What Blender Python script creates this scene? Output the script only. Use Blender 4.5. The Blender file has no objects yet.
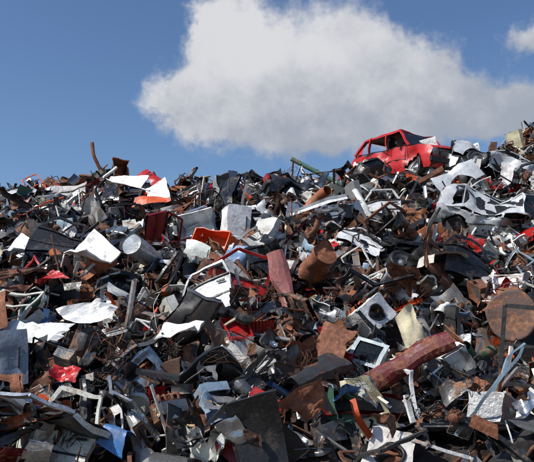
import bpy, math, random
import numpy as np
R=random.Random(11); rs=np.random.RandomState(5)
U=R.uniform
P=math.radians(8.0); CZ=1.7; F=733.0
SUN_EL=47.0; SUN_AZ=246.0
# ============================================================ heap form
SKX=[-400,-150,0,30,60,90,120,150,178,205,240,290,320,345,400,455,490,515,534,580,650,900]
SKY=[260,215,200,192,183,177,173,180,192,188,180,173,171,176,178,164,154,140,128,116,118,210]
def wx(px): return (px-267)/F*23.8
def wz(py): return 1.7+23*math.tan(P+math.atan((231-py)/F))
CXs=np.array([wx(a) for a in SKX]); CZs=np.array([wz(b) for b in SKY])-0.38
YC=23.0; Y0=8.6
def bump(x,y):
    return (0.16*np.sin(1.1*x+0.7*y)+0.14*np.sin(-0.8*x+1.5*y+2)+0.10*np.sin(2.3*x+1.1*y+1)+0.09*np.sin(2.9*y-1.7*x+4)+0.07*np.sin(4.1*x+.5)*np.sin(3.7*y))
def heap(x,y):
    x=np.asarray(x,float); y=np.asarray(y,float)
    zc=np.interp(x,CXs,CZs)
    front=zc*(y-Y0)/(YC-Y0)
    back=zc-0.75*(y-YC-1.5)
    k=0.3
    h=-k*np.log(np.exp(-front/k)+np.exp(-back/k)+np.exp(-(zc+0.05)/k))
    edge=np.clip((20-np.abs(x))/5.0,0,1)
    h=h*edge
    m=np.clip(h/1.0,0,1)
    return h+bump(x,y)*m
# ============================================================ geometry kit
def unit(v):
    v=np.asarray(v,float); n=np.linalg.norm(v); return v/(n if n>1e-9 else 1)
def ru():
    return unit([R.gauss(0,1) for _ in range(3)])
def rot(axis,a):
    a0=unit(axis); c,s=math.cos(a),math.sin(a); x,y,z=a0
    return np.array([[c+x*x*(1-c),x*y*(1-c)-z*s,x*z*(1-c)+y*s],[y*x*(1-c)+z*s,c+y*y*(1-c),y*z*(1-c)-x*s],[z*x*(1-c)-y*s,z*y*(1-c)+x*s,c+z*z*(1-c)]])
def eul(rx,ry,rz):
    rx,ry,rz=map(math.radians,(rx,ry,rz))
    return rot((0,0,1),rz)@rot((1,0,0),rx)@rot((0,1,0),ry)
class G:
    def __init__(s): s.V=[];s.L=[];s.T=[];s.Pt=[];s.n=0;s.flat=False
    def add(s,v,f,part=0):
        v=np.asarray(v,float)
        s.V.append(v)
        for q in f:
            s.L.extend([i+s.n for i in q]); s.T.append(len(q))
        s.Pt.append(np.full(len(v),part)); s.n+=len(v)
    def merge(s,g,M=None,t=(0,0,0),part=None):
        g.done(); v=g.v if M is None else g.v@M.T
        s.V.append(v+np.array(t)); s.L.extend((g.l+s.n).tolist()); s.T.extend(g.t.tolist())
        s.Pt.append(g.p if part is None else np.full(len(v),part)); s.n+=len(v)
        return s
    def done(s):
        if not hasattr(s,'v') or len(s.v)!=s.n:
            s.v=np.concatenate(s.V); s.l=np.array(s.L,int); s.t=np.array(s.T,int); s.p=np.concatenate(s.Pt)
        return s
    def setv(s,v):
        s.done(); s.v=v; s.V=[v]; s.Pt=[s.p]; return s
def grid(g,fn,nu,nv,part=0,skip=None):
    v=[];f=[]
    for j in range(nv+1):
        for i in range(nu+1): v.append(fn(i/nu,j/nv))
    for j in range(nv):
        for i in range(nu):
            a=j*(nu+1)+i
            if skip and skip(np.mean([v[a],v[a+1],v[a+nu+1],v[a+nu+2]],axis=0)): continue
            f.append((a,a+1,a+nu+2,a+nu+1))
    g.add(v,f,part)
def tube(g,path,r,n=8,part=0,caps=False):
    path=np.asarray(path,float); m=len(path); V=[];Fc=[]
    rr=r if hasattr(r,'__len__') else [r]*m
    d=unit(path[1]-path[0]); a=unit(np.cross(d,[0.3,0.5,0.81]))
    for k in range(m):
        d=unit(path[min(k+1,m-1)]-path[max(k-1,0)])
        a=unit(a-d*np.dot(a,d)); b=np.cross(d,a)
        for i in range(n):
            t=2*math.pi*i/n; V.append(path[k]+(a*math.cos(t)+b*math.sin(t))*rr[k])
    for k in range(m-1):
        for i in range(n):
            j=(i+1)%n; Fc.append((k*n+i,k*n+j,(k+1)*n+j,(k+1)*n+i))
    g.add(V,Fc,part)
    if caps:
        g.add(V[:n],[tuple(range(n))[::-1]],part); g.add(V[-n:],[tuple(range(n))],part)
def revolve(g,prof,n=24,part=0):
    V=[];Fc=[]
    for i in range(n):
        t=2*math.pi*i/n
        for r,z in prof: V.append((r*math.cos(t),r*math.sin(t),z))
    k=len(prof)
    for i in range(n):
        j=(i+1)%n
        for q in range(k-1): Fc.append((i*k+q,j*k+q,j*k+q+1,i*k+q+1))
    g.add(V,Fc,part)
def beam(g,p,q,w,h,part=0,up=(0,0,1),n=1):
    p=np.array(p,float);q=np.array(q,float);d=unit(q-p)
    s=np.cross(d,up)
    if np.linalg.norm(s)<1e-3: s=np.cross(d,[1,0,0.01])
    s=unit(s);u=np.cross(s,d)
    c=[(-1,-1),(1,-1),(1,1),(-1,1)]
    for k in range(4):
        a=c[k];b=c[(k+1)%4]
        grid(g,lambda x,y:p+(q-p)*x+s*(a[0]+(b[0]-a[0])*y)*w/2+u*(a[1]+(b[1]-a[1])*y)*h/2,n,1,part)
    for e in (p,q):
        g.add([e+s*a[0]*w/2+u*a[1]*h/2 for a in c],[(0,1,2,3)],part)
def sweep(g,prof,L,n,part=0):
    for k in range(len(prof)-1):
        a=prof[k];b=prof[k+1]
        grid(g,lambda x,y:((x-.5)*L,a[0]+(b[0]-a[0])*y,a[1]+(b[1]-a[1])*y),n,1,part)
def boxs(g,c,s,n=1,part=0,faces='xXyYzZ'):
    c=np.array(c,float);h=np.array(s,float)/2
    for ch in faces:
        ax='xyz'.index(ch.lower()); sg=1 if ch.isupper() else -1
        a,b=[(1,2),(2,0),(0,1)][ax]
        def fn(x,y,ax=ax,a=a,b=b,sg=sg):
            p=c.copy(); p[ax]+=sg*h[ax]; p[a]+=(2*x-1)*h[a]*sg; p[b]+=(2*y-1)*h[b]; return p
        grid(g,fn,n,n,part)
def tri(x): return 2*np.abs(2*(x-np.floor(x+.5)))-1
def crumple(g,amp,freq=1.5,n=5,axis=None):
    g.done(); v=g.v.copy(); o=v.copy()
    for i in range(n):
        k=ru()*freq*(1.5**i); d=ru() if axis is None else unit(np.array(axis)+0.35*ru())
        ph=U(0,1); v+=d*(tri(o@k+ph)*amp/(1.45**i))[:,None]
    return g.setv(v)
def dent(g,n,amp,rad):
    g.done(); v=g.v.copy(); o=v.copy()
    for _ in range(n):
        c=o[R.randrange(len(o))]; d=np.exp(-((o-c)**2).sum(1)/(rad*U(.5,1.3))**2); v+=(-unit(c-o.mean(0)+.2*ru())*amp*U(.4,1.3))*d[:,None]
    return g.setv(v)
def squash(g,s=.5):
    g.done(); M=np.eye(3)+np.array([[0,U(-s,s),U(-s,s)],[U(-s,s)*.6,0,U(-s,s)],[0,0,0]]); M[:,2]*=U(.4,.95); return g.setv(g.v@M.T)
def bend(g,p0,d,n,A,r):
    g.done(); v=g.v; p0=np.array(p0,float);d=unit(d);n=unit(np.array(n)-d*np.dot(n,d));a=np.cross(n,d)
    q=v-p0; s=q@d; h=q@n; c=q@a
    th=np.clip(s/r,0,abs(A)); ex=np.maximum(s-r*abs(A),0); sg=1 if A>0 else -1
    hh=h*sg
    S=np.where(s>0,(r-hh)*np.sin(th)+ex*np.cos(th),s)
    H=np.where(s>0,r-(r-hh)*np.cos(th)+ex*np.sin(th),hh)*sg
    return g.setv(p0+S[:,None]*d+H[:,None]*n+c[:,None]*a)
def rbend(g,size,A=1.0,r=.05):
    t=R.choice([0,1.5708,3.1416,4.712])+U(-.6,.6); d=[math.cos(t),math.sin(t),0]
    bend(g,[U(-.3,.3)*size,U(-.3,.3)*size,0],d,[0,0,1],R.choice([-1,1])*A,r)
def smoothpath(pts,n):
    pts=np.asarray(pts,float);out=[];m=len(pts)
    for k in range(m-1):
        p0=pts[max(k-1,0)];p1=pts[k];p2=pts[k+1];p3=pts[min(k+2,m-1)]
        for i in range(n):
            t=i/n
            out.append(0.5*((2*p1)+(-p0+p2)*t+(2*p0-5*p1+4*p2-p3)*t*t+(-p0+3*p1-3*p2+p3)*t**3))
    out.append(pts[-1]);return np.array(out)
# parts: 0 main,1 black rubber/plastic,2 dark glass,3 steel,4 rust,5 lamp red,6 cream
def b_panel(w,h,n=11,fl=.03,am=.02,ben=0,hole=None):
    g=G(); sk=None
    if hole=='rect':
        a,b_,c,d=-w*U(.1,.38),w*U(.1,.38),-h*U(.1,.38),h*U(.1,.38); sk=lambda q:a<q[0]<b_ and c<q[1]<d
    elif hole=='slots':
        p=w/n*2; sk=lambda q:(int((q[0]+w)/p*1.0)%2==0) and abs(q[1])<h*.3 and abs(q[0])<w*.4
    grid(g,lambda x,y:((x-.5)*w,(y-.5)*h,0),n,n,0,sk)
    for (a,b,o) in [((-1,-1),(1,-1),0),((1,-1),(1,1),0),((1,1),(-1,1),0),((-1,1),(-1,-1),0)]:
        if fl>0: grid(g,lambda x,y:((a[0]+(b[0]-a[0])*x)*w/2,(a[1]+(b[1]-a[1])*x)*h/2,-fl*y),n,1)
    crumple(g,am,1.1/max(w,h),5,(0,0,1)); 
    if am>0: dent(g,R.choice([1,2,3]),am*2.2,.13)
    for _ in range(ben): rbend(g,max(w,h),U(.3,1.6),U(.015,.07))
    return g
def b_torn(w,h,n=10,am=.03,ben=2):
    g=G(); c=[np.array([(-.5+U(-.15,.25))*w,(-.5+U(-.15,.25))*h,0]),np.array([(.5+U(-.25,.15))*w,(-.5+U(-.15,.25))*h,0]),np.array([(.5+U(-.3,.15))*w,(.5+U(-.25,.15))*h,0]),np.array([(-.5+U(-.15,.3))*w,(.5+U(-.25,.15))*h,0])]
    torn=[R.random()<.5 for _ in range(4)]
    def fn(x,y):
        p=c[0]*(1-x)*(1-y)+c[1]*x*(1-y)+c[2]*x*y+c[3]*(1-x)*y
        j=R.uniform(-.06,.06)
        if (x==0 and torn[0]) or (x==1 and torn[1]): p=p+np.array([j*w,0,0])
        if (y==0 and torn[2]) or (y==1 and torn[3]): p=p+np.array([0,j*h,0])
        return p
    grid(g,fn,n,n); g.flat=R.random()<.6
    crumple(g,am,1.2/max(w,h),5,(0,0,1))
    for _ in range(ben): rbend(g,max(w,h),U(.4,2.2),U(.01,.06))
    return g
def b_strip(L,w,kind,n=18,ben=2):
    g=G()
    prof={'L':[(0,w),(0,0),(w,0)],'U':[(-w/2,w*.6),(-w/2,0),(w/2,0),(w/2,w*.6)],'F':[(-w/2,0),(w/2,0)],'C':[(-w/2,w*.3),(-w*.3,0),(w*.3,0),(w/2,w*.3)],'B':[(-w/2,0),(w/2,0),(w/2,w*.5),(-w/2,w*.5),(-w/2,0)]}[kind]
    sweep(g,prof,L,n); crumple(g,.012,1.2,3)
    for _ in range(ben): bend(g,[U(-.35,.35)*L,0,0],[R.choice([-1,1]),0,0],[0,U(-1,1),1],U(.1,1.4)*R.choice([-1,1]),U(.03,.2))
    return g
def b_pipe(L,r,ben=2,n=8,part=0,nseg=20):
    g=G(); tube(g,[((i/nseg-.5)*L,0,0) for i in range(nseg+1)],r,n,part)
    for _ in range(ben): bend(g,[U(-.35,.35)*L,0,0],[R.choice([-1,1]),0,0],[0,U(-1,1),U(-1,1)],U(.2,1.5)*R.choice([-1,1]),U(.06,.5)+r)
    return g
def holed(g,w,h,r,z,part=0,ax=0):
    n=32;ring=5;V=[];Fc=[]
    for k in range(ring+1):
        for i in range(n):
            t=2*math.pi*(i+.5)/n; c,s=math.cos(t),math.sin(t); m=max(abs(c)/(w/2),abs(s)/(h/2)); e=1/m
            q=r+(e-r)*k/ring; V.append((q*c,q*s,z))
    for k in range(ring):
        for i in range(n):
            j=(i+1)%n; Fc.append((k*n+i,k*n+j,(k+1)*n+j,(k+1)*n+i))
    g.add(V,Fc,part)
def b_appl(w,d,h,kind,am=.05,faces=None,sq=0):
    g=G()
    if kind=='wash':
        boxs(g,(0,0,-d/2),(w,h,d),7,0,'xXyY'); holed(g,w,h,w*.27,0)
        revolve(g,[(w*.27,-.02),(w*.27,.012),(w*.33,.02),(w*.345,0.004)],28,1); revolve(g,[(w*.25,-.02),(w*.25,-d*.7),(0.01,-d*.72)],20,3)
        boxs(g,(0,h*.41,.006),(w*.9,h*.12,.02),2,1)
    elif kind=='open':
        boxs(g,(0,0,-d/2),(w,h,d),8,0,faces or R.choice(['xXyYz','xXyY','xyYz','xXyz','XyYz','xYz','Xyz'])); boxs(g,(0,0,-d/2),(w*.96,h*.96,d*.96),1,3,'xy')
        beam(g,(-w/2,-h/2,.004),(w/2,-h/2,.004),.03,.02,0,n=6); beam(g,(-w/2,h/2,.004),(w/2,h/2,.004),.03,.02,0,n=6)
    elif kind=='stove':
        boxs(g,(0,0,-d/2),(w,h,d),7,0,'xXyYz'); grid(g,lambda x,y:((x-.5)*w,(y-.5)*h,0),6,6,1,skip=lambda c:abs(c[0])<w*.35 and -h*.3<c[1]<h*.15)
        for i in range(4): 
            q=G(); revolve(q,[(0.001,.03),(.02,.03),(.025,0)],8,3); g.merge(q,None,((i-1.5)*w*.2,h*.4,.002))
    else:
        boxs(g,(0,0,-d/2),(w,h,d),9,0,'xXyYzZ')
        boxs(g,(w*.3,0,.02),(.02,h*.4,.03),1,1)
    if sq: squash(g,sq)
    crumple(g,am,1.1,5); dent(g,4,am*2.2,.17); return g
def b_door(am=.02,glass=False):
    g=G(); w=1.0
    def sk(x,y): 
        return ((x-.5)*w*(1-.04*y),(y-.5)*.6-.15,.05*math.sin(math.pi*y)+.0)
    grid(g,sk,12,8); grid(g,lambda x,y:((x-.5)*w,(y-.5)*.6-.15,-.06),4,4,1)
    for x0 in (-.5,.5): beam(g,(x0*w,-.45,-.02),(x0*w*.96,.15,-.02),.02,.07,0,n=4)
    a=(-.48,.15,-.01);b=(-.2,.58,-.06);c=(.42,.6,-.06);d=(.47,.15,-.01)
    for p,q in ((a,b),(b,c),(c,d)): beam(g,p,q,.05,.04,0,n=5)
    beam(g,(-.5,.155,.02),(.48,.155,.02),.03,.03,1,n=5)
    beam(g,(.25,.02,.075),(.4,.02,.075),.03,.025,1,n=1); beam(g,(-.49,-.2,.055),(.49,-.2,.055),.03,.012,1,n=6)
    if glass: g.add([a,b,c,d],[(0,1,2,3)],2)
    crumple(g,am,1.1,5); rbend(g,.6,U(.1,.8),.2); return g
def b_fender(am=.02):
    g=G()
    def fn(x,y):
        X=(x-.5)*1.25; r=.34; zb=-.3 if abs(X)>r else -.3+math.sqrt(max(r*r-X*X,0)); zb=min(zb,.12)
        Y=zb+(0.32-zb)*y; return (X,Y,-.35*max(0,Y-.15)**1.2-.05*X*X)
    grid(g,fn,28,7); grid(g,lambda x,y:((x-.5)*1.25,.32,-.046-.14*y-.05*((x-.5)*1.25)**2),12,2)
    crumple(g,am,1.1,5); rbend(g,.8,U(.2,1.2),.12); return g
def b_wheel(tyre=True,rim=True):
    g=G()
    if tyre:
        pr=[(.19,-.07),(.2,-.085),(.25,-.1),(.285,-.095),(.3,-.075),(.303,0),(.3,.075),(.285,.095),(.25,.1),(.2,.085),(.19,.07)]
        revolve(g,pr,28,1)
        revolve(g,[(.19,-.07),(.18,0),(.19,.07)],28,1)
        for i in range(4): revolve(g,[(.3045,-.06+.04*i-.006),(.306,-.06+.04*i),(.3045,-.06+.04*i+.006)],28,1)
    if rim:
        revolve(g,[(.2,.075),(.19,.08),(.175,.05),(.165,.0),(.12,.01),(.1,.035),(.055,.04),(.05,.06),(.001,.062)],28,3)
        revolve(g,[(.175,.05),(.175,-.07),(.2,-.08)],28,3)
        for i in range(6):
            t=i*math.pi/3; boxs(g,(.135*math.cos(t),.135*math.sin(t),.012),(.03,.03,.012),1,1)
    return g
def b_drum(r,h,am=.04,n=26,both=False):
    g=G(); pr=[]
    for i in range(25):
        z=h*i/24; pr.append((r*(1+(.03 if i in (8,16,0,24) else 0)),z-h/2))
    revolve(g,pr,n); revolve(g,[(r,h/2-.02),(r*.5,h/2-.025),(.001,h/2-.02)],n,0)
    if both: revolve(g,[(r,-h/2+.02),(.001,-h/2+.02)],n,0)
    crumple(g,am,1.2,4); dent(g,3,am*1.6,.15); return g
def b_tray(w,h,d,am=.02):
    g=G(); boxs(g,(0,0,-d/2),(w,h,d),7,0,'xXyYz')
    t=.025
    for (a,b) in [((-w/2,-h/2),(w/2,-h/2)),((w/2,-h/2),(w/2,h/2)),((w/2,h/2),(-w/2,h/2)),((-w/2,h/2),(-w/2,-h/2))]:
        beam(g,(a[0],a[1],.002),(b[0],b[1],.002),t,t*.7,0,n=5)
    crumple(g,am,1.2,4); return g
def b_frame(w,h,t=.04,cross=0,glass=False,d=.03):
    g=G()
    c=[(-w/2,-h/2,0),(w/2,-h/2,0),(w/2,h/2,0),(-w/2,h/2,0)]
    for i in range(4): beam(g,c[i],c[(i+1)%4],t,d,0,n=5)
    for k in range(cross): y=-h/2+h*(k+1)/(cross+1); beam(g,(-w/2,y,0.003),(w/2,y,0.003),t*.7,d*.7,0,n=4)
    if glass: g.add(c,[(0,1,2,3)],2)
    return g
def b_rack(w,h,n=12,r=.005):
    g=G(); tube(g,[(-w/2,-h/2,0),(w/2,-h/2,0),(w/2,h/2,0),(-w/2,h/2,0),(-w/2,-h/2,0)],r*1.5,5)
    for i in range(n): x=-w/2+w*(i+.5)/n; tube(g,[(x,-h/2+h*k/5,0) for k in range(6)],r,4)
    crumple(g,.03,1.2,3); rbend(g,w,U(.1,1.2),.15); return g
def b_spring(r=.09,L=.5,turns=8,t=.009):
    g=G(); N=turns*11; tube(g,[(r*math.cos(k/11*6.283),r*math.sin(k/11*6.283),L*(k/N-.5)) for k in range(N+1)],t,5)
    bend(g,(0,0,-L*.2),(0,0,1),(1,0,0),U(.1,1.2),.3); return g
def b_tangle(s=.5,n=6,r=.006,part=0):
    g=G()
    for _ in range(n):
        pts=[np.array([U(-s,s),U(-s,s),U(-s,s)*.35]) for _ in range(5)]
        tube(g,smoothpath(pts,6),r*U(.6,1.5),4,part)
    return g
def b_motor():
    g=G(); revolve(g,[(.001,-.12),(.08,-.12),(.095,-.1),(.095,.08),(.07,.1),(.07,.12),(.001,.12)],16,0)
    for i in range(10):
        t=i*.628; beam(g,(.1*math.cos(t),.1*math.sin(t),-.09),(.1*math.cos(t),.1*math.sin(t),.07),.012,.02,0)
    tube(g,[(0,0,.12),(0,0,.2)],.015,8,3,True); boxs(g,(0,.1,0),(.08,.06,.12),1,1); beam(g,(-.12,-.1,-.08),(.12,-.1,-.08),.04,.02,0); return g
def b_engine():
    g=G(); boxs(g,(0,0,0),(.5,.3,.28),5,0); boxs(g,(0,0,.18),(.46,.2,.1),4,3); boxs(g,(0,.02,-.18),(.4,.22,.1),3,0)
    for i in range(4): tube(g,smoothpath([(-.18+.12*i,.14,.12),(-.18+.12*i,.24,.1),(-.1+.08*i,.27,-.05)],4),.025,7,4)
    revolve(g,[(.001,.02),(.1,.02),(.1,-.02)],14,4); q=G(); revolve(q,[(.001,.02),(.09,.02),(.09,-.02),(.001,-.02)],14,3); g.merge(q,rot((0,1,0),1.57),(.28,0,-.03))
    crumple(g,.012,3,4); return g
def b_corr(w,h,am=.02):
    g=G(); grid(g,lambda x,y:((x-.5)*w,(y-.5)*h,.015*math.sin(x*w/.07*6.283)),int(w/.07*4),5); crumple(g,am,.9,4); rbend(g,w,U(.2,1.2),.15);return g
def b_grille(w=.9,h=.22,n=7):
    g=b_frame(w,h,.03)
    for i in range(n): y=-h/2+h*(i+.5)/n; beam(g,(-w/2,y,0),(w/2,y,0),.02,.008,0,n=6)
    crumple(g,.02,1,3); return g
def b_bumper(L=1.5,h=.16,am=.015):
    g=G(); pr=[(-.04,-h/2),(.02,-h/2),(.05,-h*.2),(.05,h*.2),(.02,h/2),(-.04,h/2)]
    sweep(g,pr,L,22)
    bend(g,(L*.36,0,0),(1,0,0),(0,-1,0),1.2,.16); bend(g,(-L*.36,0,0),(-1,0,0),(0,-1,0),1.2,.16); crumple(g,am,.9,4); return g
def b_shard(s=.15):
    g=G(); n=3; g.flat=True
    c=[np.array([U(-1,1),U(-1,1),0])*s for _ in range(4)]
    c[0][:2]-=s*.6; c[2][:2]+=s*.6; c[1]+=np.array([s,-s,0])*.6; c[3]+=np.array([-s,s,0])*.6
    grid(g,lambda x,y:c[0]*(1-x)*(1-y)+c[1]*x*(1-y)+c[2]*x*y+c[3]*(1-x)*y+np.array([0,0,U(-.1,.1)*s]),n,n)
    if U(0,1)<.6: rbend(g,s,U(.5,1.8),.03)
    return g
def b_duct(r=.11,L=.7):
    g=G(); tube(g,smoothpath([(-L/2,0,0),(-L*.1,0,.02),(L*.2,0,.15),(L*.35,0,.45)],7),r,14); crumple(g,.02,1.3,4); return g
def b_bucket(r=.15,h=.3):
    g=G(); revolve(g,[(.001,0),(r*.75,0),(r,h),(r*1.06,h),(r*1.06,h-.02)],20); crumple(g,.015,2,4)
    tube(g,smoothpath([(-r,0,h),(-r*.7,.1,h+.1),(r*.5,.12,h+.12),(r,0,h)],6),.004,4,3); return g
def b_tv(w=.5,h=.42):
    g=G(); grid(g,lambda x,y:((x-.5)*w,(y-.5)*h,0),8,8,0,skip=lambda c:abs(c[0])<w*.38 and abs(c[1])<h*.36)
    grid(g,lambda x,y:((x-.5)*w*.78,(y-.5)*h*.78,-.02+.025*math.sin(math.pi*x)*math.sin(math.pi*y)),6,6,2)
    def fr(x,y,a,b,k): 
        t=1-.35*y; return ((a[0]+(b[0]-a[0])*x)*w/2*t,(a[1]+(b[1]-a[1])*x)*h/2*t,-.3*y)
    c=[(-1,-1),(1,-1),(1,1),(-1,1)]
    for k in range(4): grid(g,lambda x,y:fr(x,y,c[k],c[(k+1)%4],k),4,4,0)
    crumple(g,.012,1.5,3); return g
def b_seat():
    g=G(); 
    def cush(c,s,M=None):
        q=G(); boxs(q,(0,0,0),s,6,0); q.done(); v=q.v/np.array(s)*2; nrm=(np.abs(v)**4).sum(1)**.25; q.setv(v/nrm[:,None]*np.array(s)/2); g.merge(q,M,c)
    cush((0,0,0),(.5,.5,.16)); cush((0,.25,.35),(.48,.14,.65),rot((1,0,0),-.2)); cush((0,.34,.76),(.24,.1,.18)); return g
def b_disc(r=.41):
    g=G(); revolve(g,[(.001,.02),(r*.37,.03),(r*.88,.01),(r*.97,.03),(r,0),(r,-.04)],36); crumple(g,.03,1,3); return g
def b_sill(L=1.5,h=.34,am=.02,trim=True):
    g=G(); pr=[(-.10,-h*.5),(.0,-h*.5),(.05,-h*.3),(.06,0),(.045,h*.3),(.0,h*.5),(-.06,h*.52)]
    sweep(g,[(b_,-a) for a,b_ in pr],L,24); g.done(); v=g.v; v=np.stack([v[:,0],v[:,1]*(1-.35*np.clip(v[:,0]/L+.1,0,1)),-v[:,2]],1); g.setv(v)
    q=G(); grid(q,lambda x,y:((x-.5)*L*.98,(y-.5)*h*.8*(1-.3*x),-.06),10,2,1); g.merge(q)
    if trim: q=G(); beam(q,(-L*.46,.03,.068),(L*.4,.02,.068),.025,.014,1,n=14); g.merge(q)
    crumple(g,am,.8,4); dent(g,3,.05,.15); return g
def b_shell(w=.9,h=.6):
    g=G(); grid(g,lambda x,y:((x-.5)*w,(y-.5)*h,.14*math.sin(math.pi*x)**.7*math.sin(math.pi*min(1,y+.15))),14,10,0,skip=lambda q:(-w*.25<q[0]<w*.3 and h*.02<q[1]<h*.35))
    for y in (-h*.3,0,h*.42): beam(g,(-w*.45,y,.0),(w*.45,y,.0),.04,.03,0,n=5)
    for x in (-w*.3,w*.36): beam(g,(x,-h*.45,-.01),(x,h*.45,-.01),.05,.03,1,n=5)
    crumple(g,.04,1.1,5); dent(g,4,.09,.13); rbend(g,w,U(.3,1.5),.08); return g
# ============================================================ colours
def srgb(r,g,b):
    f=lambda c:((c/255+.055)/1.055)**2.4 if c>10 else c/255/12.92
    return np.array([f(r),f(g),f(b)])
WHITE=srgb(236,235,231);GREY=srgb(156,156,154);GALV=srgb(124,126,126);DGREY=srgb(64,64,64);BLACK=srgb(23,23,24)
RUST=srgb(106,61,44);RUST2=srgb(156,88,54);DRUST=srgb(60,40,33);RED=srgb(180,30,28);DRED=srgb(115,24,28);BLUE=srgb(52,98,150);NAVY=srgb(34,48,82)
ORANGE=srgb(222,86,32);CREAM=srgb(208,198,168);GREEN=srgb(50,96,76);PINK=srgb(162,98,92);LBLUE=srgb(140,162,182);YEL=srgb(200,150,40);BROWN=srgb(96,70,54)
PAL=[(WHITE,.14,.38,0,16),(srgb(214,212,205),.26,.42,0,11),(GREY,.28,.36,.35,9.5),(GALV,.3,.36,.6,8.5),(srgb(188,190,192),.1,.24,.85,8),(DGREY,.3,.4,.2,10),(BLACK,.1,.28,0,21),
 (RUST,.85,.85,0,12),(RUST2,.8,.85,0,8),(DRUST,.8,.85,0,9),(BROWN,.55,.7,0,5),(RED,.14,.3,0,1.6),(DRED,.25,.35,0,1.3),(BLUE,.15,.4,0,1.0),(NAVY,.2,.4,0,1.3),(ORANGE,.1,.5,0,1.5),(CREAM,.3,.5,0,3.4),(GREEN,.3,.5,0,.5),(LBLUE,.2,.42,0,1.9),(YEL,.2,.5,0,.35)]
PW=np.array([p[4] for p in PAL],float);PW/=PW.sum()
PARTS={1:(srgb(30,30,31),0.05,.5,0),2:(srgb(22,26,28),0,.06,0),3:(srgb(130,131,132),.35,.4,.6),4:(RUST,.85,.85,0),5:(srgb(150,20,20),0,.2,0),6:(CREAM,.2,.6,0)}
# ============================================================ material
def new_mat(name):
    m=bpy.data.materials.new(name); m.use_nodes=True; nt=m.node_tree; nt.nodes.clear(); return m,nt
class NB:
    def __init__(s,nt): s.nt=nt
    def n(s,t,**k):
        x=s.nt.nodes.new(t)
        for a,b in k.items(): setattr(x,a,b)
        return x
    def set(s,node,i,v):
        if isinstance(v,bpy.types.NodeSocket): s.nt.links.new(v,node.inputs[i])
        elif v is not None: node.inputs[i].default_value=v
    def m(s,op,a,b=None,c=None,clamp=False):
        x=s.n('ShaderNodeMath',operation=op); x.use_clamp=clamp
        s.set(x,0,a); s.set(x,1,b); s.set(x,2,c); return x.outputs[0]
    def mix(s,f,a,b,bt='MIX'):
        x=s.n('ShaderNodeMix',data_type='RGBA',blend_type=bt); s.set(x,0,f); s.set(x,6,a); s.set(x,7,b); return x.outputs[2]
    def noise(s,vec,sc,det=4,ro=.55,dist=0):
        x=s.n('ShaderNodeTexNoise'); s.set(x,'Vector',vec); s.set(x,'Scale',sc); s.set(x,'Detail',det); s.set(x,'Roughness',ro); s.set(x,'Distortion',dist); return x
    def ss(s,v,a,b,c=0.,d=1.):
        x=s.n('ShaderNodeMapRange',interpolation_type='SMOOTHSTEP'); s.set(x,0,v);s.set(x,1,a);s.set(x,2,b);s.set(x,3,c);s.set(x,4,d); return x.outputs[0]
    def ramp(s,v,st):
        x=s.n('ShaderNodeValToRGB'); s.set(x,0,v); e=x.color_ramp.elements
        while len(e)<len(st): e.new(.5)
        for q,(p,c) in zip(e,st): q.position=p; q.color=(*c,1)
        return x.outputs[0]
def scrap_mat():
    m,nt=new_mat('scrap_metal'); b=NB(nt)
    lp=b.n('ShaderNodeAttribute',attribute_name='LP').outputs['Vector']
    col=b.n('ShaderNodeAttribute',attribute_name='Col').outputs['Color']
    pr=b.n('ShaderNodeAttribute',attribute_name='Prop'); sp=b.n('ShaderNodeSeparateColor'); nt.links.new(pr.outputs['Color'],sp.inputs[0])
    ra,ro,me=sp.outputs
    n1=b.noise(lp,3.2,4,.7).outputs[0]; n2=b.noise(lp,16,2,.6).outputs[0]; n3=b.noise(lp,60,1,.6).outputs[0]
    t=b.m('ADD',b.m('MULTIPLY',n1,.7),b.m('MULTIPLY',n2,.3))
    thr=b.m('SUBTRACT',.74,b.m('MULTIPLY',ra,.46))
    rm=b.ss(b.m('SUBTRACT',t,thr),-.02,.025)
    rust=b.ramp(b.m('ADD',b.m('MULTIPLY',n2,.5),b.m('MULTIPLY',n1,.5)),[(.3,(.022,.012,.009)),(.43,(.085,.038,.022)),(.53,(.195,.086,.046)),(.64,(.37,.17,.078)),(.78,(.45,.30,.2))])
    hv=b.ss(n1,.3,.6,1.06,.84)
    hc=b.n('ShaderNodeCombineColor'); [b.set(hc,i,hv) for i in range(3)]
    base=b.mix(1.,col,hc.outputs[0],'MULTIPLY')
    dirt=b.ss(t,.5,.7,0,.6)
    base=b.mix(dirt,base,(.11,.085,.065,1))
    spk=b.ss(n3,.61,.7,0,.5); base=b.mix(spk,base,(.05,.035,.028,1))
    rt=b.mix(.35,rust,col)
    fin=b.mix(rm,base,rt)
    bs=b.n('ShaderNodeBsdfPrincipled'); out=b.n('ShaderNodeOutputMaterial'); nt.links.new(bs.outputs[0],out.inputs[0])
    b.set(bs,'Base Color',fin)
    b.set(bs,'Metallic',b.m('MULTIPLY',me,b.m('SUBTRACT',1.,b.m('MAXIMUM',rm,b.m('MULTIPLY',dirt,1.2)),clamp=True)))
    rr=b.m('ADD',ro,b.m('MULTIPLY',b.m('SUBTRACT',n2,.5),.35)); rr=b.m('ADD',rr,b.m('MULTIPLY',b.m('SUBTRACT',.85,rr),b.m('MAXIMUM',rm,dirt)),clamp=True)
    b.set(bs,'Roughness',rr)
    bp=b.n('ShaderNodeBump'); b.set(bp,'Strength',.55); b.set(bp,'Distance',.025)
    b.set(bp,'Height',b.m('ADD',b.m('MULTIPLY',n1,.9),b.m('MULTIPLY',n2,.35))); b.set(bs,'Normal',bp.outputs[0])
    return m
MAT=scrap_mat()
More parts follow.
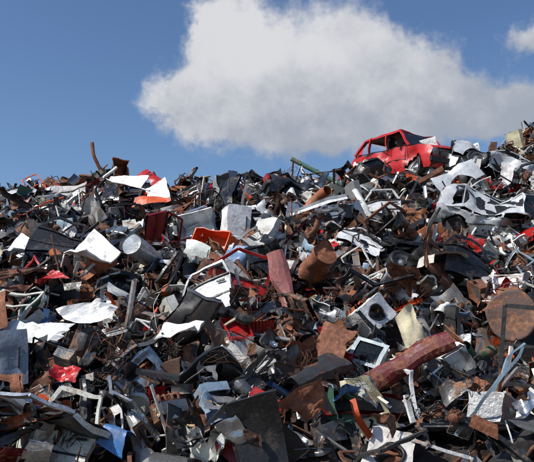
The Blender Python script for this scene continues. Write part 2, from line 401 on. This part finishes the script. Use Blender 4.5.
# ============================================================ mesh output
class Acc:
    def __init__(s): s.v=[];s.l=[];s.t=[];s.c=[];s.p=[];s.q=[];s.sm=[];s.n=0
    def put(s,g,M,t,look,sc=1.0,off=None):
        g.done(); lv=g.v*sc; v=lv@M.T+np.array(t)
        s.v.append(v); s.l.append(g.l+s.n); s.t.append(g.t); s.sm.append(np.full(len(g.t),not g.flat))
        k=len(v); c=np.ones((k,4),np.float32); p=np.ones((k,4),np.float32)
        c[:,:3]=look[0]; p[:,0]=look[1];p[:,1]=look[2];p[:,2]=look[3]
        for a,b in PARTS.items():
            mk=g.p==a
            if mk.any(): c[mk,:3]=b[0]; p[mk,0]=b[1];p[mk,1]=b[2];p[mk,2]=b[3]
        s.c.append(c);s.p.append(p)
        o=rs.uniform(0,40,3) if off is None else off
        s.q.append(lv+o); s.n+=k
    def build(s,name):
        v=np.concatenate(s.v).astype(np.float32);l=np.concatenate(s.l).astype(np.int32);t=np.concatenate(s.t).astype(np.int32)
        m=bpy.data.meshes.new(name); m.vertices.add(len(v)); m.vertices.foreach_set('co',v.ravel()); m.loops.add(len(l)); m.loops.foreach_set('vertex_index',l)
        st=np.concatenate([[0],np.cumsum(t)[:-1]]).astype(np.int32); m.polygons.add(len(t)); m.polygons.foreach_set('loop_start',st)
        try: m.polygons.foreach_set('loop_total',t)
        except Exception: pass
        m.polygons.foreach_set('use_smooth',np.concatenate(s.sm)); m.update(calc_edges=True)
        a=m.attributes.new('Col','FLOAT_COLOR','POINT'); a.data.foreach_set('color',np.concatenate(s.c).ravel())
        a=m.attributes.new('Prop','FLOAT_COLOR','POINT'); a.data.foreach_set('color',np.concatenate(s.p).ravel())
        a=m.attributes.new('LP','FLOAT_VECTOR','POINT'); a.data.foreach_set('vector',np.concatenate(s.q).astype(np.float32).ravel())
        m.materials.append(MAT); o=bpy.data.objects.new(name,m); bpy.context.collection.objects.link(o); return o
# ============================================================ individual objects
FACE=rot((1,0,0),math.pi/2)
EXC=[]
def hero(name,g,x,y,lift,rx,ry,rz,look,sc=1.0,exc=0.5):
    A=Acc(); z=float(heap(x,y))+lift
    g.done(); A.put(g,eul(rx,ry,rz)@FACE,(x,y,z),look,sc); o=A.build(name); EXC.append((x,y,exc)); return o
def lk(c,ru=.15,ro=.45,me=0): return (c,ru,ro,me)
R.seed(3)
def Y(py): return 5.74/(.47-math.tan(P+math.atan((231-py)/F)))
def X(px,y): return (px-267)/F*y
def hp(name,g,px,py,*a,**k):
    y=Y(py); hero(name,g,round(X(px,y),2),round(y,2),*a,**k)
hp('metal_cabinet',b_appl(.62,.5,.95,'full',.015),239,226,.65,-14,8,24,lk(WHITE,.0,.4),exc=.9)
hp('open_appliance_shell',b_appl(.95,.5,.85,'open',.04,'xXyYz'),194,216,.7,-35,-18,-15,lk(srgb(220,224,226),.05,.4,.05),exc=.9)
hp('plastic_crate',b_tray(.95,.65,.4,.04),208,240,.65,-25,8,-25,lk(ORANGE,.0,.45),exc=.8)
hp('folded_sheet_metal',b_panel(1.0,.85,12,.03,.03,1),92,282,.55,-20,35,-25,lk(WHITE,.0,.35),exc=.7)
hp('hot_water_tank',b_drum(.2,1.15,.02,26,True),142,270,.5,-10,82,-15,lk(srgb(195,199,201),.15,.3,.3),exc=.65)
hp('orange_panel',b_torn(1.3,.45,12,.03,1),143,209,.65,-35,-6,-15,lk(srgb(215,88,38),.08,.5),exc=.6)
hp('white_panel',b_panel(1.3,.6,11,.03,.03,1),123,193,.75,-35,4,-20,lk(WHITE,.04,.4),exc=.6)
hp('white_panel',b_panel(.75,.9,11,.03,.03,1),156,183,.75,-20,-30,-30,lk(WHITE,.04,.4),exc=.5)
hp('white_panel',b_panel(.7,.6,11,.03,.03,1),18,252,.6,-25,25,-30,lk(WHITE,.06,.4),exc=.5)
hp('metal_locker',b_appl(.5,.4,.75,'open',.03,'xXyYz'),225,182,.55,-15,-12,25,lk(srgb(160,164,168),.15,.4,.2),exc=.5)
hp('car_side_strip',b_sill(1.5,.34,.04,False),284,306,.65,-15,72,-10,lk(PINK,.25,.5),exc=.75)
hp('rusty_tank',b_drum(.24,1.1,.05,28,True),318,275,.45,-20,72,15,lk(RUST2,.85,.8),exc=.7)
hp('steel_pipe',b_pipe(2.0,.075,0,12),320,178,.75,0,30,-10,lk(srgb(78,118,98),.4,.55),exc=.5)
hp('blue_panel',b_torn(.45,.7,10,.02,1),122,454,.5,-15,20,-20,lk(srgb(44,110,175),.05,.5),exc=.55)
hp('blue_panel',b_panel(.75,.5,10,.02,.03,1),240,258,.5,-35,10,-20,lk(srgb(110,140,175),.1,.4),exc=.5)
hp('car_sill_panel',b_sill(1.6,.32,.06,False),398,392,.5,-20,-33,-22,lk(srgb(96,20,24),.5,.55),exc=.6)
hp('drum_lid',b_disc(.42),510,335,.6,-10,0,-20,lk(srgb(98,76,68),.5,.7),exc=.9)
hp('washing_machine',b_appl(.6,.55,.8,'full',.03),10,375,.5,-6,-6,20,lk(srgb(130,138,150),.1,.4,.2),exc=.7)
hp('broken_monitor',b_tv(.55,.45),366,366,.45,-35,18,-25,lk(srgb(165,178,182),.1,.4),exc=.5)
hp('car_bumper',b_bumper(1.5,.2,.03),425,262,.5,-10,4,10,lk(BLACK,0,.25),exc=.6)
hp('refrigerator_door',b_panel(.9,1.5,12,.05,.02,0),430,180,.95,-12,-12,-20,lk(srgb(218,220,219),.05,.4),exc=.95)
hp('car_hood',b_panel(1.35,.85,12,.03,.04,2),487,174,.6,-30,12,-28,lk(srgb(215,216,214),.1,.3,.1),exc=.6)
hp('car_fender',b_fender(.04),462,203,.65,-15,-30,-15,lk(srgb(205,208,210),.1,.28,.2),sc=1.05,exc=.6)
hp('rusty_box',b_appl(.5,.4,.6,'open',.05),118,178,.6,-10,6,25,lk(srgb(165,82,46),.6,.8),exc=.3)
hp('orange_strip',b_strip(.55,.08,'U',16,2),357,458,.4,-20,70,-15,lk(srgb(195,84,40),.35,.6),exc=.3)
hp('red_plate',b_torn(.45,.25,8,.03,1),70,402,.5,-50,5,-10,lk(srgb(190,30,32),.05,.4),exc=.4)
hp('red_plate',b_torn(.7,.25,8,.03,1),50,296,.55,-40,5,-10,lk(srgb(190,30,32),.05,.4),exc=.45)
hp('window_frame',b_frame(.62,1.1,.06,1),522,392,.65,-5,6,-25,lk(srgb(40,38,38),.3,.5,.3),exc=.6)
hp('white_sheet_metal',b_torn(1.1,.5,12,.04,1),35,336,.5,-45,5,-10,lk(WHITE,.05,.45),exc=.5)
hp('white_sheet_metal',b_torn(1.1,.5,12,.04,2),95,328,.5,-50,-8,-15,lk(WHITE,.05,.45),exc=.5)
hp('white_sheet_metal',b_panel(.7,.4,10,.03,.03,1),180,362,.5,-55,-3,-25,lk(WHITE,.05,.45),exc=.5)
hp('insulation_foam',b_torn(.45,.75,12,.06,1),408,338,.5,-15,-20,-15,lk(srgb(208,196,164),.1,.8),exc=.5)
hp('curved_duct',b_duct(.13,.8),315,213,.6,0,-50,20,lk(srgb(165,92,60),.5,.6),exc=.5)
hp('white_channel',b_strip(1.45,.16,'C',18,1),320,234,.65,-25,-22,-10,lk(WHITE,.05,.4),exc=.5)
hp('rusty_plate',b_panel(.95,.6,12,.03,.045,2),320,372,.5,-35,18,-15,lk(srgb(124,70,52),.75,.8),exc=.45)
hp('rusty_plate',b_torn(.9,.7,12,.05,2),405,305,.5,-20,30,-15,lk(srgb(124,72,54),.7,.8),exc=.45)
hp('rusty_plate',b_torn(.7,.4,12,.05,2),300,440,.45,-30,-28,10,lk(srgb(150,84,54),.75,.8),exc=.4)
hp('steel_box',b_appl(.65,.45,.7,'open',.03,'xXyYz'),335,160,.5,-10,10,-30,lk(srgb(205,205,200),.15,.5),exc=.4)
hp('car_door',b_door(.03),55,258,.55,-25,20,15,lk(srgb(48,50,54),.15,.3),exc=.5)
hp('car_door',b_door(.04),205,318,.55,-30,-25,-25,lk(srgb(190,192,193),.12,.35,.2),exc=.6)
hp('car_door',b_door(.04),470,290,.55,-30,15,15,lk(srgb(30,30,32),.15,.3),exc=.5)
hp('car_door',b_door(.04),385,215,.6,-25,-15,-20,lk(srgb(205,206,204),.12,.35,.1),exc=.6)
hp('car_tyre',b_wheel(True,True),402,268,.35,-35,0,25,lk(BLACK),exc=.3)
hp('rusty_barrel',b_drum(.3,.85,.08,24),525,150,.6,-10,25,15,lk(srgb(120,62,42),.9,.85),exc=.5)
hp('rusty_barrel',b_drum(.27,.8,.08,24),505,160,.4,-20,75,25,lk(srgb(92,52,40),.9,.85),exc=.4)
hero('white_panel',b_panel(1.0,.8,11,.03,.04,1),5.1,21.3,1.1,-12,22,-25,lk(srgb(216,217,215),.1,.35,.05),exc=.5)
hero('car_quarter_panel',b_shell(1.0,.7),5.9,21.4,1.05,-15,-14,-20,lk(srgb(205,207,208),.12,.3,.2),exc=.4)
# ---- cars
def car(dam=1.0):
    g=G(); L0,L1=-1.9,1.95
    def top(x):
        if x>0.95: return .93-.1*((x-.95)/1.0)-.10*max(0,(x-1.75)/.2)**2
        if x<-1.6: return .98-.12*((-x-1.6)/.3)
        return .96
    def hw(x): 
        t=abs((x-.02)/1.93); return .8*(1-.13*t**4)
    def side(sg):
        def fn(u,v):
            x=L0+(L1-L0)*u; z0=.22; zt=top(x); z=z0+(zt-z0)*v; w=hw(x)*(1-.10*max(0,v-.62)/.38*1.0-.06*max(0,.3-v)/.3)
            return (x,sg*w,z)
        grid(g,fn,56,14,0,skip=lambda c:((c[0]-1.3)**2+(c[2]-.3)**2<.36**2) or ((c[0]+1.25)**2+(c[2]-.3)**2<.36**2))
    side(1);side(-1)
    def topd(xa,xb,n):
        grid(g,lambda u,v:(xa+(xb-xa)*u,(2*v-1)*hw(xa+(xb-xa)*u)*.9,top(xa+(xb-xa)*u)+.045*(1-(2*v-1)**2)),n,10)
    topd(.9,L1,14); topd(L0,-1.55,5)
    for xe,zt in ((L1,top(L1)),(L0,top(L0))):
        grid(g,lambda u,v:(xe+(.04 if xe>0 else -.04)*math.sin(math.pi*v),(2*u-1)*hw(xe)*(.9+.1*(1-v)),.22+(zt-.22)*v),10,8)
    boxs(g,(1.985,0,.62),(.03,.86,.2),1,1)
    for k in range(4): beam(g,(2.005,-.42,.55+.045*k),(2.005,.42,.55+.045*k),.012,.012,3)
    for s in (-1,1):
        q=G(); revolve(q,[(.001,.05),(.06,.04),(.1,.01),(.11,0)],18,3); g.merge(q,rot((0,1,0),1.57),(1.975,s*.55,.63))
        boxs(g,(-1.95,s*.58,.68),(.05,.22,.2),1,5)
    for xe in (2.02,-1.98): beam(g,(xe,-.74,.42),(xe,.74,.42),.1,.13,1,n=6)
    RZ=1.45
    fA=[(.98,.7,.95),(.45,.58,RZ)]; rr=[(-1.25,.57,RZ-.02),(-1.62,.68,.97)]
    def roof(u,v):
        x=.47+(-1.28-.47)*u; y=(2*v-1)*.59; return (x,y,RZ-.01+.05*(1-(2*v-1)**2)-.03*abs(2*u-1)**2)
    grid(g,roof,14,8,0); grid(g,lambda u,v:np.array(roof(u,v))-[0,0,.03],6,4,1)
    for s in (-1,1):
        m=lambda p:(p[0],s*p[1],p[2])
        beam(g,m(fA[0]),m(fA[1]),.06,.05,0,n=3)
        beam(g,m((-.12,.72,.95)),m((-.2,.59,RZ)),.07,.05,0,(1,0,0),n=3)
        beam(g,m((-.98,.72,.95)),m((-1.0,.59,RZ)),.07,.05,0,(1,0,0),n=3)
        beam(g,m(rr[0]),m(rr[1]),.12,.05,0,n=3)
        beam(g,m((.47,.59,RZ-.005)),m((-1.28,.58,RZ-.015)),.05,.06,0,n=6)
        g.add([m((-1.3,.70,.96)),m((-1.62,.7,.96)),m((-1.3,.58,RZ-.05))],[(0,1,2)],0)
        for xd in (.93,-.1,-1.0): beam(g,m((xd,.803,.3)),m((xd,.76,.95)),.012,.008,1,(1,0,0))
        beam(g,m((.9,.812,.58)),m((-1.0,.812,.58)),.03,.015,1,n=6)
        beam(g,m((.95,.74,.965)),m((-1.5,.73,.975)),.02,.02,1,n=6)
        for xd in (.02,-.85): beam(g,m((xd,.80,.8)),m((xd+.14,.80,.8)),.03,.03,3)
        beam(g,m((.7,.74,.99)),m((.66,.9,1.03)),.12,.08,1)
        for xw in (1.3,-1.25):
            g.merge(b_wheel(),rot((1,0,0),-s*math.pi/2),(xw,s*.68,.29))
            grid(g,lambda u,v:(xw+.38*math.cos(math.pi*u),s*(.8-.35*v),.28+.38*math.sin(math.pi*u)),12,1,1)
    beam(g,(.47,-.59,RZ+.01),(.47,.59,RZ+.01),.05,.05,0,n=4); beam(g,(.99,-.7,.95),(.99,.7,.95),.06,.03,1,n=4)
    beam(g,(-1.27,-.58,RZ-.01),(-1.27,.58,RZ-.01),.05,.05,0); 
    g.add([(.97,-.66,.975),(.97,.66,.975),(.5,.55,RZ-.03),(.5,-.55,RZ-.03)],[(0,1,2,3)],2)
    beam(g,(.93,-.3,1.02),(.73,.25,1.23),.02,.012,1)
    boxs(g,(-.3,0,.38),(2.5,1.4,.04),1,1); boxs(g,(.85,0,.82),(.3,1.35,.22),2,1)
    grid(g,lambda u,v:(-1.3,(2*u-1)*.7,.4+.55*v),3,3,1)
    for s in (-1,1):
        g.merge(b_seat(),rot((0,0,1),math.pi/2),(.1,s*.36,.55),part=1)
    q=G(); tube(q,[(.17*math.cos(k/12*6.283),.17*math.sin(k/12*6.283),0) for k in range(13)],.014,6,1); g.merge(q,rot((0,1,0),-1.0),(.6,.36,.93))
    boxs(g,(-.95,0,.6),(.5,1.25,.3),3,1)
    g.done(); v=g.v.copy(); o=v.copy()
    for k in range(9):
        c=np.array([U(-1.9,1.9),R.choice([-.8,.8]),U(.3,1.0)]); d=np.exp(-((o-c)**2).sum(1)/U(.03,.12)); v[:,1]-=np.sign(c[1])*d*U(.05,.13)*dam
    c=np.array([.2,.1,1.42]); d=np.exp(-((o-c)**2).sum(1)/.15); v[:,2]-=d*.07*dam
    g.setv(v); crumple(g,.016*dam,.7,5); return g
CARS=[]
def putcar(name,x,y,z,yaw,pitch,roll,look,sc,dam=1.0,crush=1.0):
    g=car(dam)
    if crush<1:
        v=g.v.copy(); v[:,2]=np.where(v[:,2]>.8,.8+(v[:,2]-.8)*(crush+.25*np.sin(v[:,0]*2.3)),v[:,2]); g.setv(v)
        crumple(g,.06,.9,5); dent(g,16,.22,.3); bend(g,(.3,0,.5),(1,.2,0),(0,0,1),.35,.5); g.flat=False
    A=Acc(); M=rot((0,0,1),math.radians(yaw))@rot((0,1,0),math.radians(pitch))@rot((1,0,0),math.radians(roll))
    A.put(g,M,(x,y,z),look,sc); A.build(name); CARS.append((x,y,math.radians(yaw),sc))
R.seed(21)
putcar('red_car',4.45,23.3,6.47,-62,4,-2,(srgb(196,40,40),.3,.42,0),1.1,2.2)
R.seed(33)
putcar('crushed_car_body',7.2,20.8,5.5,165,-14,30,(srgb(196,199,202),.16,.3,.2),1.05,4.0,.35)
R.seed(35)
putcar('crushed_car_body',1.6,21.0,4.75,20,12,-35,(srgb(60,62,66),.3,.35,.25),1.0,4.0,.35)
R.seed(37)
putcar('crushed_car_body',5.9,18.0,4.15,-18,16,38,(srgb(205,207,207),.18,.3,.1),.9,4.5,.3)
# ============================================================ scatter templates
R.seed(77)
T={}
def mk(k,n,f): T[k]=[f().done() for _ in range(n)]
mk('panel',22,lambda:b_panel(U(.35,.95),U(.25,.7),10,R.choice([0,.02,.035,.05]),U(.01,.04),R.choice([0,1,1,2,2]),R.choice([None,None,'rect','slots'])))
mk('torn',26,lambda:b_torn(U(.3,.9),U(.2,.55),9,U(.015,.045),R.choice([1,2,2,3])))
mk('strip',20,lambda:b_strip(U(.5,1.6),U(.02,.11),R.choice('LUFCB'),14,R.choice([0,1,2,3])))
mk('pipe',10,lambda:b_pipe(U(.5,1.6),U(.012,.05),R.choice([0,0,1,2]),7,0,14))
mk('rod',12,lambda:b_pipe(U(.5,1.4),U(.004,.011),R.choice([0,1,2,3]),4,0,14))
mk('wash',2,lambda:b_appl(.55,.5,.75,'wash',U(.02,.05)))
mk('open',12,lambda:b_appl(U(.3,.6),U(.25,.5),U(.35,.7),'open',U(.02,.07),None,U(0,.4)))
mk('stove',2,lambda:b_appl(.55,.5,.75,'stove',U(.03,.06)))
mk('full',6,lambda:b_appl(U(.25,.5),U(.2,.4),U(.3,.7),'full',U(.03,.07),None,.3))
mk('door',7,lambda:b_door(U(.02,.06),R.random()<.4))
mk('fender',6,lambda:b_fender(U(.02,.06)))
mk('sill',5,lambda:b_sill(U(1.,1.5),U(.2,.4),U(.03,.06),R.random()<.3))
mk('shell',10,lambda:b_shell(U(.6,1.1),U(.45,.7)))
mk('wheel',1,lambda:b_wheel()); mk('rim',1,lambda:b_wheel(False,True)); mk('tyre',1,lambda:b_wheel(True,False))
mk('drum',3,lambda:b_drum(U(.12,.22),U(.35,.7),U(.03,.08),20))
mk('disc',2,lambda:b_disc(U(.15,.3)))
mk('tray',4,lambda:b_tray(U(.3,.6),U(.3,.5),U(.06,.2),U(.02,.04)))
mk('frame',8,lambda:crumple(b_frame(U(.4,.9),U(.4,1.1),U(.02,.05),R.choice([0,1,2])),.06,1.1,4))
mk('rack',3,lambda:b_rack(U(.4,.6),U(.35,.5)))
mk('spring',3,lambda:b_spring(U(.05,.1),U(.3,.5)))
mk('tangle',8,lambda:b_tangle(U(.25,.5),R.choice([4,6,8]),U(.004,.009)))
mk('motor',2,b_motor); mk('engine',2,b_engine)
mk('corr',3,lambda:b_corr(U(.4,.8),U(.4,.6))); mk('grille',2,lambda:b_grille(U(.5,1.),U(.15,.25)))
mk('bumper',3,lambda:b_bumper(U(1.1,1.5),U(.1,.18),U(.02,.05)))
mk('shard',24,lambda:b_shard(U(.05,.14)))
mk('duct',3,lambda:b_duct(U(.05,.11),U(.5,.8))); mk('bucket',2,lambda:b_bucket(U(.1,.16),U(.2,.32)));mk('tv',2,lambda:b_tv(U(.35,.5),U(.3,.4)))
WT={'panel':22,'torn':25,'strip':22,'pipe':7,'rod':4,'wash':.6,'open':10,'stove':.8,'full':2.8,'door':4,'fender':4,'sill':3,'shell':8,'wheel':.5,'rim':.6,'tyre':.5,'drum':1.2,'disc':.8,'tray':3,'frame':5,'rack':1.2,'spring':.8,'tangle':2,'motor':3,'engine':.7,'corr':1.5,'grille':1.2,'bumper':2.2,'duct':1.5,'bucket':.4,'tv':.5}
BIG=[k for k in WT]; BW=np.array([WT[k] for k in BIG]);BW/=BW.sum()
A=Acc()
def place(kind,x,y,lift,tilt,sc=1.0,dark=False,light=0):
    if y>21.5 and kind in('rod','tangle'): kind='torn'; 
    g=R.choice(T[kind]); e=.3
    hz=float(heap(x,y)); nx=-(float(heap(x+e,y))-hz)/e; ny=-(float(heap(x,y+e))-hz)/e
    N=unit(np.array([nx,ny,1.]))
    if tilt<5: N=unit(N+tilt*ru())
    else: N=ru()
    a=unit(np.cross(N,ru())); b=np.cross(N,a); M=np.stack([a,b,N],1)
    i=rs.choice(len(PAL),p=PW); c,ru_,ro,me,_=PAL[i]
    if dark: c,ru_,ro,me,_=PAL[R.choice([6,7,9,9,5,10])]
    if kind in('rod','spring','tangle') and R.random()<.6: c,ru_,ro,me,_=PAL[R.choice([7,9,5,6])]
    if kind in('engine','motor'): c,ru_,ro,me,_=PAL[R.choice([9,5,7,3])]
    if kind in('bumper',): c,ru_,ro,me,_=PAL[R.choice([6,6,4,5])]
    if kind in('wash','stove'): c,ru_,ro,me,_=PAL[R.choice([0,1])]
    if kind in('door','fender','shell') and R.random()<.35: c,ru_,ro,me,_=PAL[R.choice([0,4,6,11,2,18,5])]
    if R.random()<light: c,ru_,ro,me,_=PAL[R.choice([0,0,1,1,2,4,8,7])]
    c=np.clip(c*U(.75,1.1)*np.array([U(.97,1.05),1,U(.94,1.03)]),0,.82)
    A.put(g,M,(x,y,hz+lift),(c,min(1,max(0,ru_*U(.3,1.8))),min(1,max(.15,ro+U(-.12,.12))),me),sc)
def pick_xy():
    while True:
        x=U(-16,16);y=U(9,27.5)
        if abs(x)>y*.42+1 and R.random()<.72: continue
        if y>24.5 and R.random()<.6: continue
        return x,y
def blocked(x,y,k=1.0):
    for (a,b,r) in EXC:
        if (x-a)**2+((y-b+.15)*.9)**2<(r*k)**2: return True
    return incar(x,y)
def incar(x,y):
    for n,(cx,cy,ya,sc) in enumerate(CARS):
        dx,dy=x-cx,y-cy; c,s=math.cos(-ya),math.sin(-ya); u=dx*c-dy*s; w=dx*s+dy*c
        k=1 if n==0 else .75
        if abs(u)<1.95*sc*k and abs(w)<.85*sc*k: return True
    return False
for i in range(3200):
    x,y=pick_xy(); k=BIG[rs.choice(len(BIG),p=BW)]
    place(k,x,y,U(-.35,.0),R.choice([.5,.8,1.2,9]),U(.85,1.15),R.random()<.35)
for i in range(4300):
    x,y=pick_xy(); k=BIG[rs.choice(len(BIG),p=BW)]
    if blocked(x,y): continue
    place(k,x,y,U(.0,.45),R.choice([.5,.8,1.2,9,9]),U(.6,1.0),light=.05)
LG=['panel','door','door','fender','sill','open','open','strip','torn','torn','bumper','shell','shell','frame','tray','panel']
for i in range(450):
    x,y=pick_xy()
    if blocked(x,y,1.15): continue
    place(R.choice(LG),x,y,U(.3,.55),R.choice([.5,.8,1.2]),U(.9,1.25),light=.25)
for i in range(80):
    x=U(2.7,6.4); y=U(20.7,22.0)
    place(R.choice(['panel','shell','open','strip','torn','fender','door']),x,y,U(.25,.8),R.choice([.8,9]),U(.65,1.0),light=.35)
for i in range(70):
    x=U(7.6,10.5); y=U(20.7,23.8)
    place(R.choice(['panel','shell','drum','strip','torn','torn','open']),x,y,U(.2,.7),R.choice([.8,9]),U(.6,1.0),True)
for i in range(5200):
    x,y=pick_xy()
    if incar(x,y): continue
    place('shard' if R.random()<.6 else R.choice(['rod','strip','torn','motor','torn','strip','tangle']),x,y,U(-.1,.15) if blocked(x,y) else U(0,.48),9,U(.45,.9)if R.random()<.7 else .45)
A.build('scrap_metal_pile')
# ============================================================ heap core + ground
def plain(name,c1,c2,scale,ro=.95,bump_=.6):
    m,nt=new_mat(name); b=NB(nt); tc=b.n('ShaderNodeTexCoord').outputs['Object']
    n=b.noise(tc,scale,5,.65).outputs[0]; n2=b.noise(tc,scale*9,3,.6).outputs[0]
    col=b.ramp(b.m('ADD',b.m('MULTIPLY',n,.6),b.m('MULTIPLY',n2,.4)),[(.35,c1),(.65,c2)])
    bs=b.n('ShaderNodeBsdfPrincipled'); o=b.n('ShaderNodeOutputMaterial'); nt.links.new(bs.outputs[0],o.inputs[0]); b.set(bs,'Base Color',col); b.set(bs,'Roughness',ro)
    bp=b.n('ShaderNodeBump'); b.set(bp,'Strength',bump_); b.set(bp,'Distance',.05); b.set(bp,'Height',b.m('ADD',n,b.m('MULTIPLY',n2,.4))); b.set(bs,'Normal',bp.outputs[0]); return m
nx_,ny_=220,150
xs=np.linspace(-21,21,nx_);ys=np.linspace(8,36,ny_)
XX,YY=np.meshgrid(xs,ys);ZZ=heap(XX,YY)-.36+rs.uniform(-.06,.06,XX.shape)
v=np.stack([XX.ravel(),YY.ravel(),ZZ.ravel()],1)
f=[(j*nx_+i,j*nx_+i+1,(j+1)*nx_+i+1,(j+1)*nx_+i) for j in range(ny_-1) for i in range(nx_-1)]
m=bpy.data.meshes.new('heap_core');m.from_pydata(v.tolist(),[],f);m.materials.append(plain('gap_shade_debris',(.012,.009,.008),(.06,.035,.024),2.))  # debris under the scrap, coloured near-black to paint deep shade into the gaps
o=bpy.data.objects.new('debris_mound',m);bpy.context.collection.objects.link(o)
m=bpy.data.meshes.new('ground');m.from_pydata([(-1500,-1500,-.02),(1500,-1500,-.02),(1500,1500,-.02),(-1500,1500,-.02)],[],[(0,1,2,3)]);m.materials.append(plain('packed_dirt',(.07,.055,.042),(.16,.13,.1),.8))
o=bpy.data.objects.new('ground',m);bpy.context.collection.objects.link(o)
# ============================================================ sky
w=bpy.data.worlds.new('World');bpy.context.scene.world=w;w.use_nodes=True
nt=w.node_tree; nt.nodes.clear(); b=NB(nt)
s=b.n('ShaderNodeTexSky');s.sky_type='NISHITA';s.sun_disc=False;s.sun_elevation=math.radians(SUN_EL);s.sun_rotation=math.radians(SUN_AZ);s.dust_density=.8;s.ozone_density=2.8;s.air_density=1.0
sky=b.mix(1.,s.outputs[0],(.88,1.0,1.15,1),'MULTIPLY')
tc=b.n('ShaderNodeTexCoord').outputs['Generated']
sx=b.n('ShaderNodeSeparateXYZ'); nt.links.new(tc,sx.inputs[0])
az=b.m('MULTIPLY',b.m('ARCTAN2',sx.outputs[0],sx.outputs[1]),57.2958); el=b.m('MULTIPLY',b.m('ARCSINE',sx.outputs[2]),57.2958)
nA=b.noise(tc,7,7,.62); nB=b.noise(tc,22,6,.62)
nc=b.n('ShaderNodeSeparateColor'); nt.links.new(nA.outputs['Color'],nc.inputs[0])
az2=b.m('ADD',az,b.m('MULTIPLY',b.m('SUBTRACT',nc.outputs[0],.5),11.)); el2=b.m('ADD',el,b.m('MULTIPLY',b.m('SUBTRACT',nc.outputs[1],.5),8.))
BL=[(-5.8,17.0,4.4,2.3),(-2,19.7,5.,4.8),(3.,21.,7.,5.),(5,16.8,9.,3.6),(12,17,8.,2.7),(9,20.,4.,3.6),(19,16,6,2.),(20.5,22,3.,1.6),(-4.6,22.8,2.8,2.6),(40,18,9,4),(-60,22,12,5),(75,25,10,6),(140,20,14,6),(-130,24,12,5)]
tot=None
for a,e,rx,ry in BL:
    d=b.m('ADD',b.m('POWER',b.m('ABSOLUTE',b.m('DIVIDE',b.m('SUBTRACT',az2,a),rx)),2.),b.m('POWER',b.m('ABSOLUTE',b.m('DIVIDE',b.m('SUBTRACT',el2,e),ry)),2.))
    gsn=b.m('EXPONENT',b.m('MULTIPLY',d,-1.)); tot=gsn if tot is None else b.m('ADD',tot,gsn)
dens=b.m('ADD',tot,b.m('MULTIPLY',b.m('SUBTRACT',nB.outputs[0],.5),.85))
al=b.ss(dens,.34,.92,0,.97)
shv=b.m('ADD',b.m('MULTIPLY',el2,.075),b.m('ADD',b.m('MULTIPLY',az2,-.02),b.m('ADD',b.m('MULTIPLY',nA.outputs[0],1.5),b.m('MULTIPLY',nB.outputs[0],.9))))
sh=b.ss(shv,1.95,3.0)
cc=b.mix(sh,(.36,.40,.47,1),(.72,.72,.745,1))
b1=b.n('ShaderNodeBackground'); b.set(b1,0,sky); b.set(b1,1,.1); b2=b.n('ShaderNodeBackground'); b.set(b2,0,cc); b.set(b2,1,1.0)
mx=b.n('ShaderNodeMixShader'); b.set(mx,0,al); nt.links.new(b1.outputs[0],mx.inputs[1]); nt.links.new(b2.outputs[0],mx.inputs[2])
wo=b.n('ShaderNodeOutputWorld'); nt.links.new(mx.outputs[0],wo.inputs[0])
# ============================================================ sun, camera
L=bpy.data.lights.new('sun','SUN');L.energy=5.0;L.angle=math.radians(.53);L.color=(1,.96,.9)
so=bpy.data.objects.new('sun',L);bpy.context.collection.objects.link(so)
from mathutils import Vector
a=math.radians(SUN_AZ);e=math.radians(SUN_EL); d=Vector((math.sin(a)*math.cos(e),math.cos(a)*math.cos(e),math.sin(e)))
so.rotation_euler=d.to_track_quat('Z','Y').to_euler(); so.location=d*60
cam=bpy.data.cameras.new('camera'); co=bpy.data.objects.new('camera',cam); bpy.context.collection.objects.link(co)
co.location=(0,0,CZ); co.rotation_euler=(math.pi/2+P,0,0); cam.lens=F/534*36; cam.clip_end=5000
bpy.context.scene.camera=co
vs=bpy.context.scene.view_settings; vs.view_transform='Standard'; vs.look='None'; vs.exposure=0
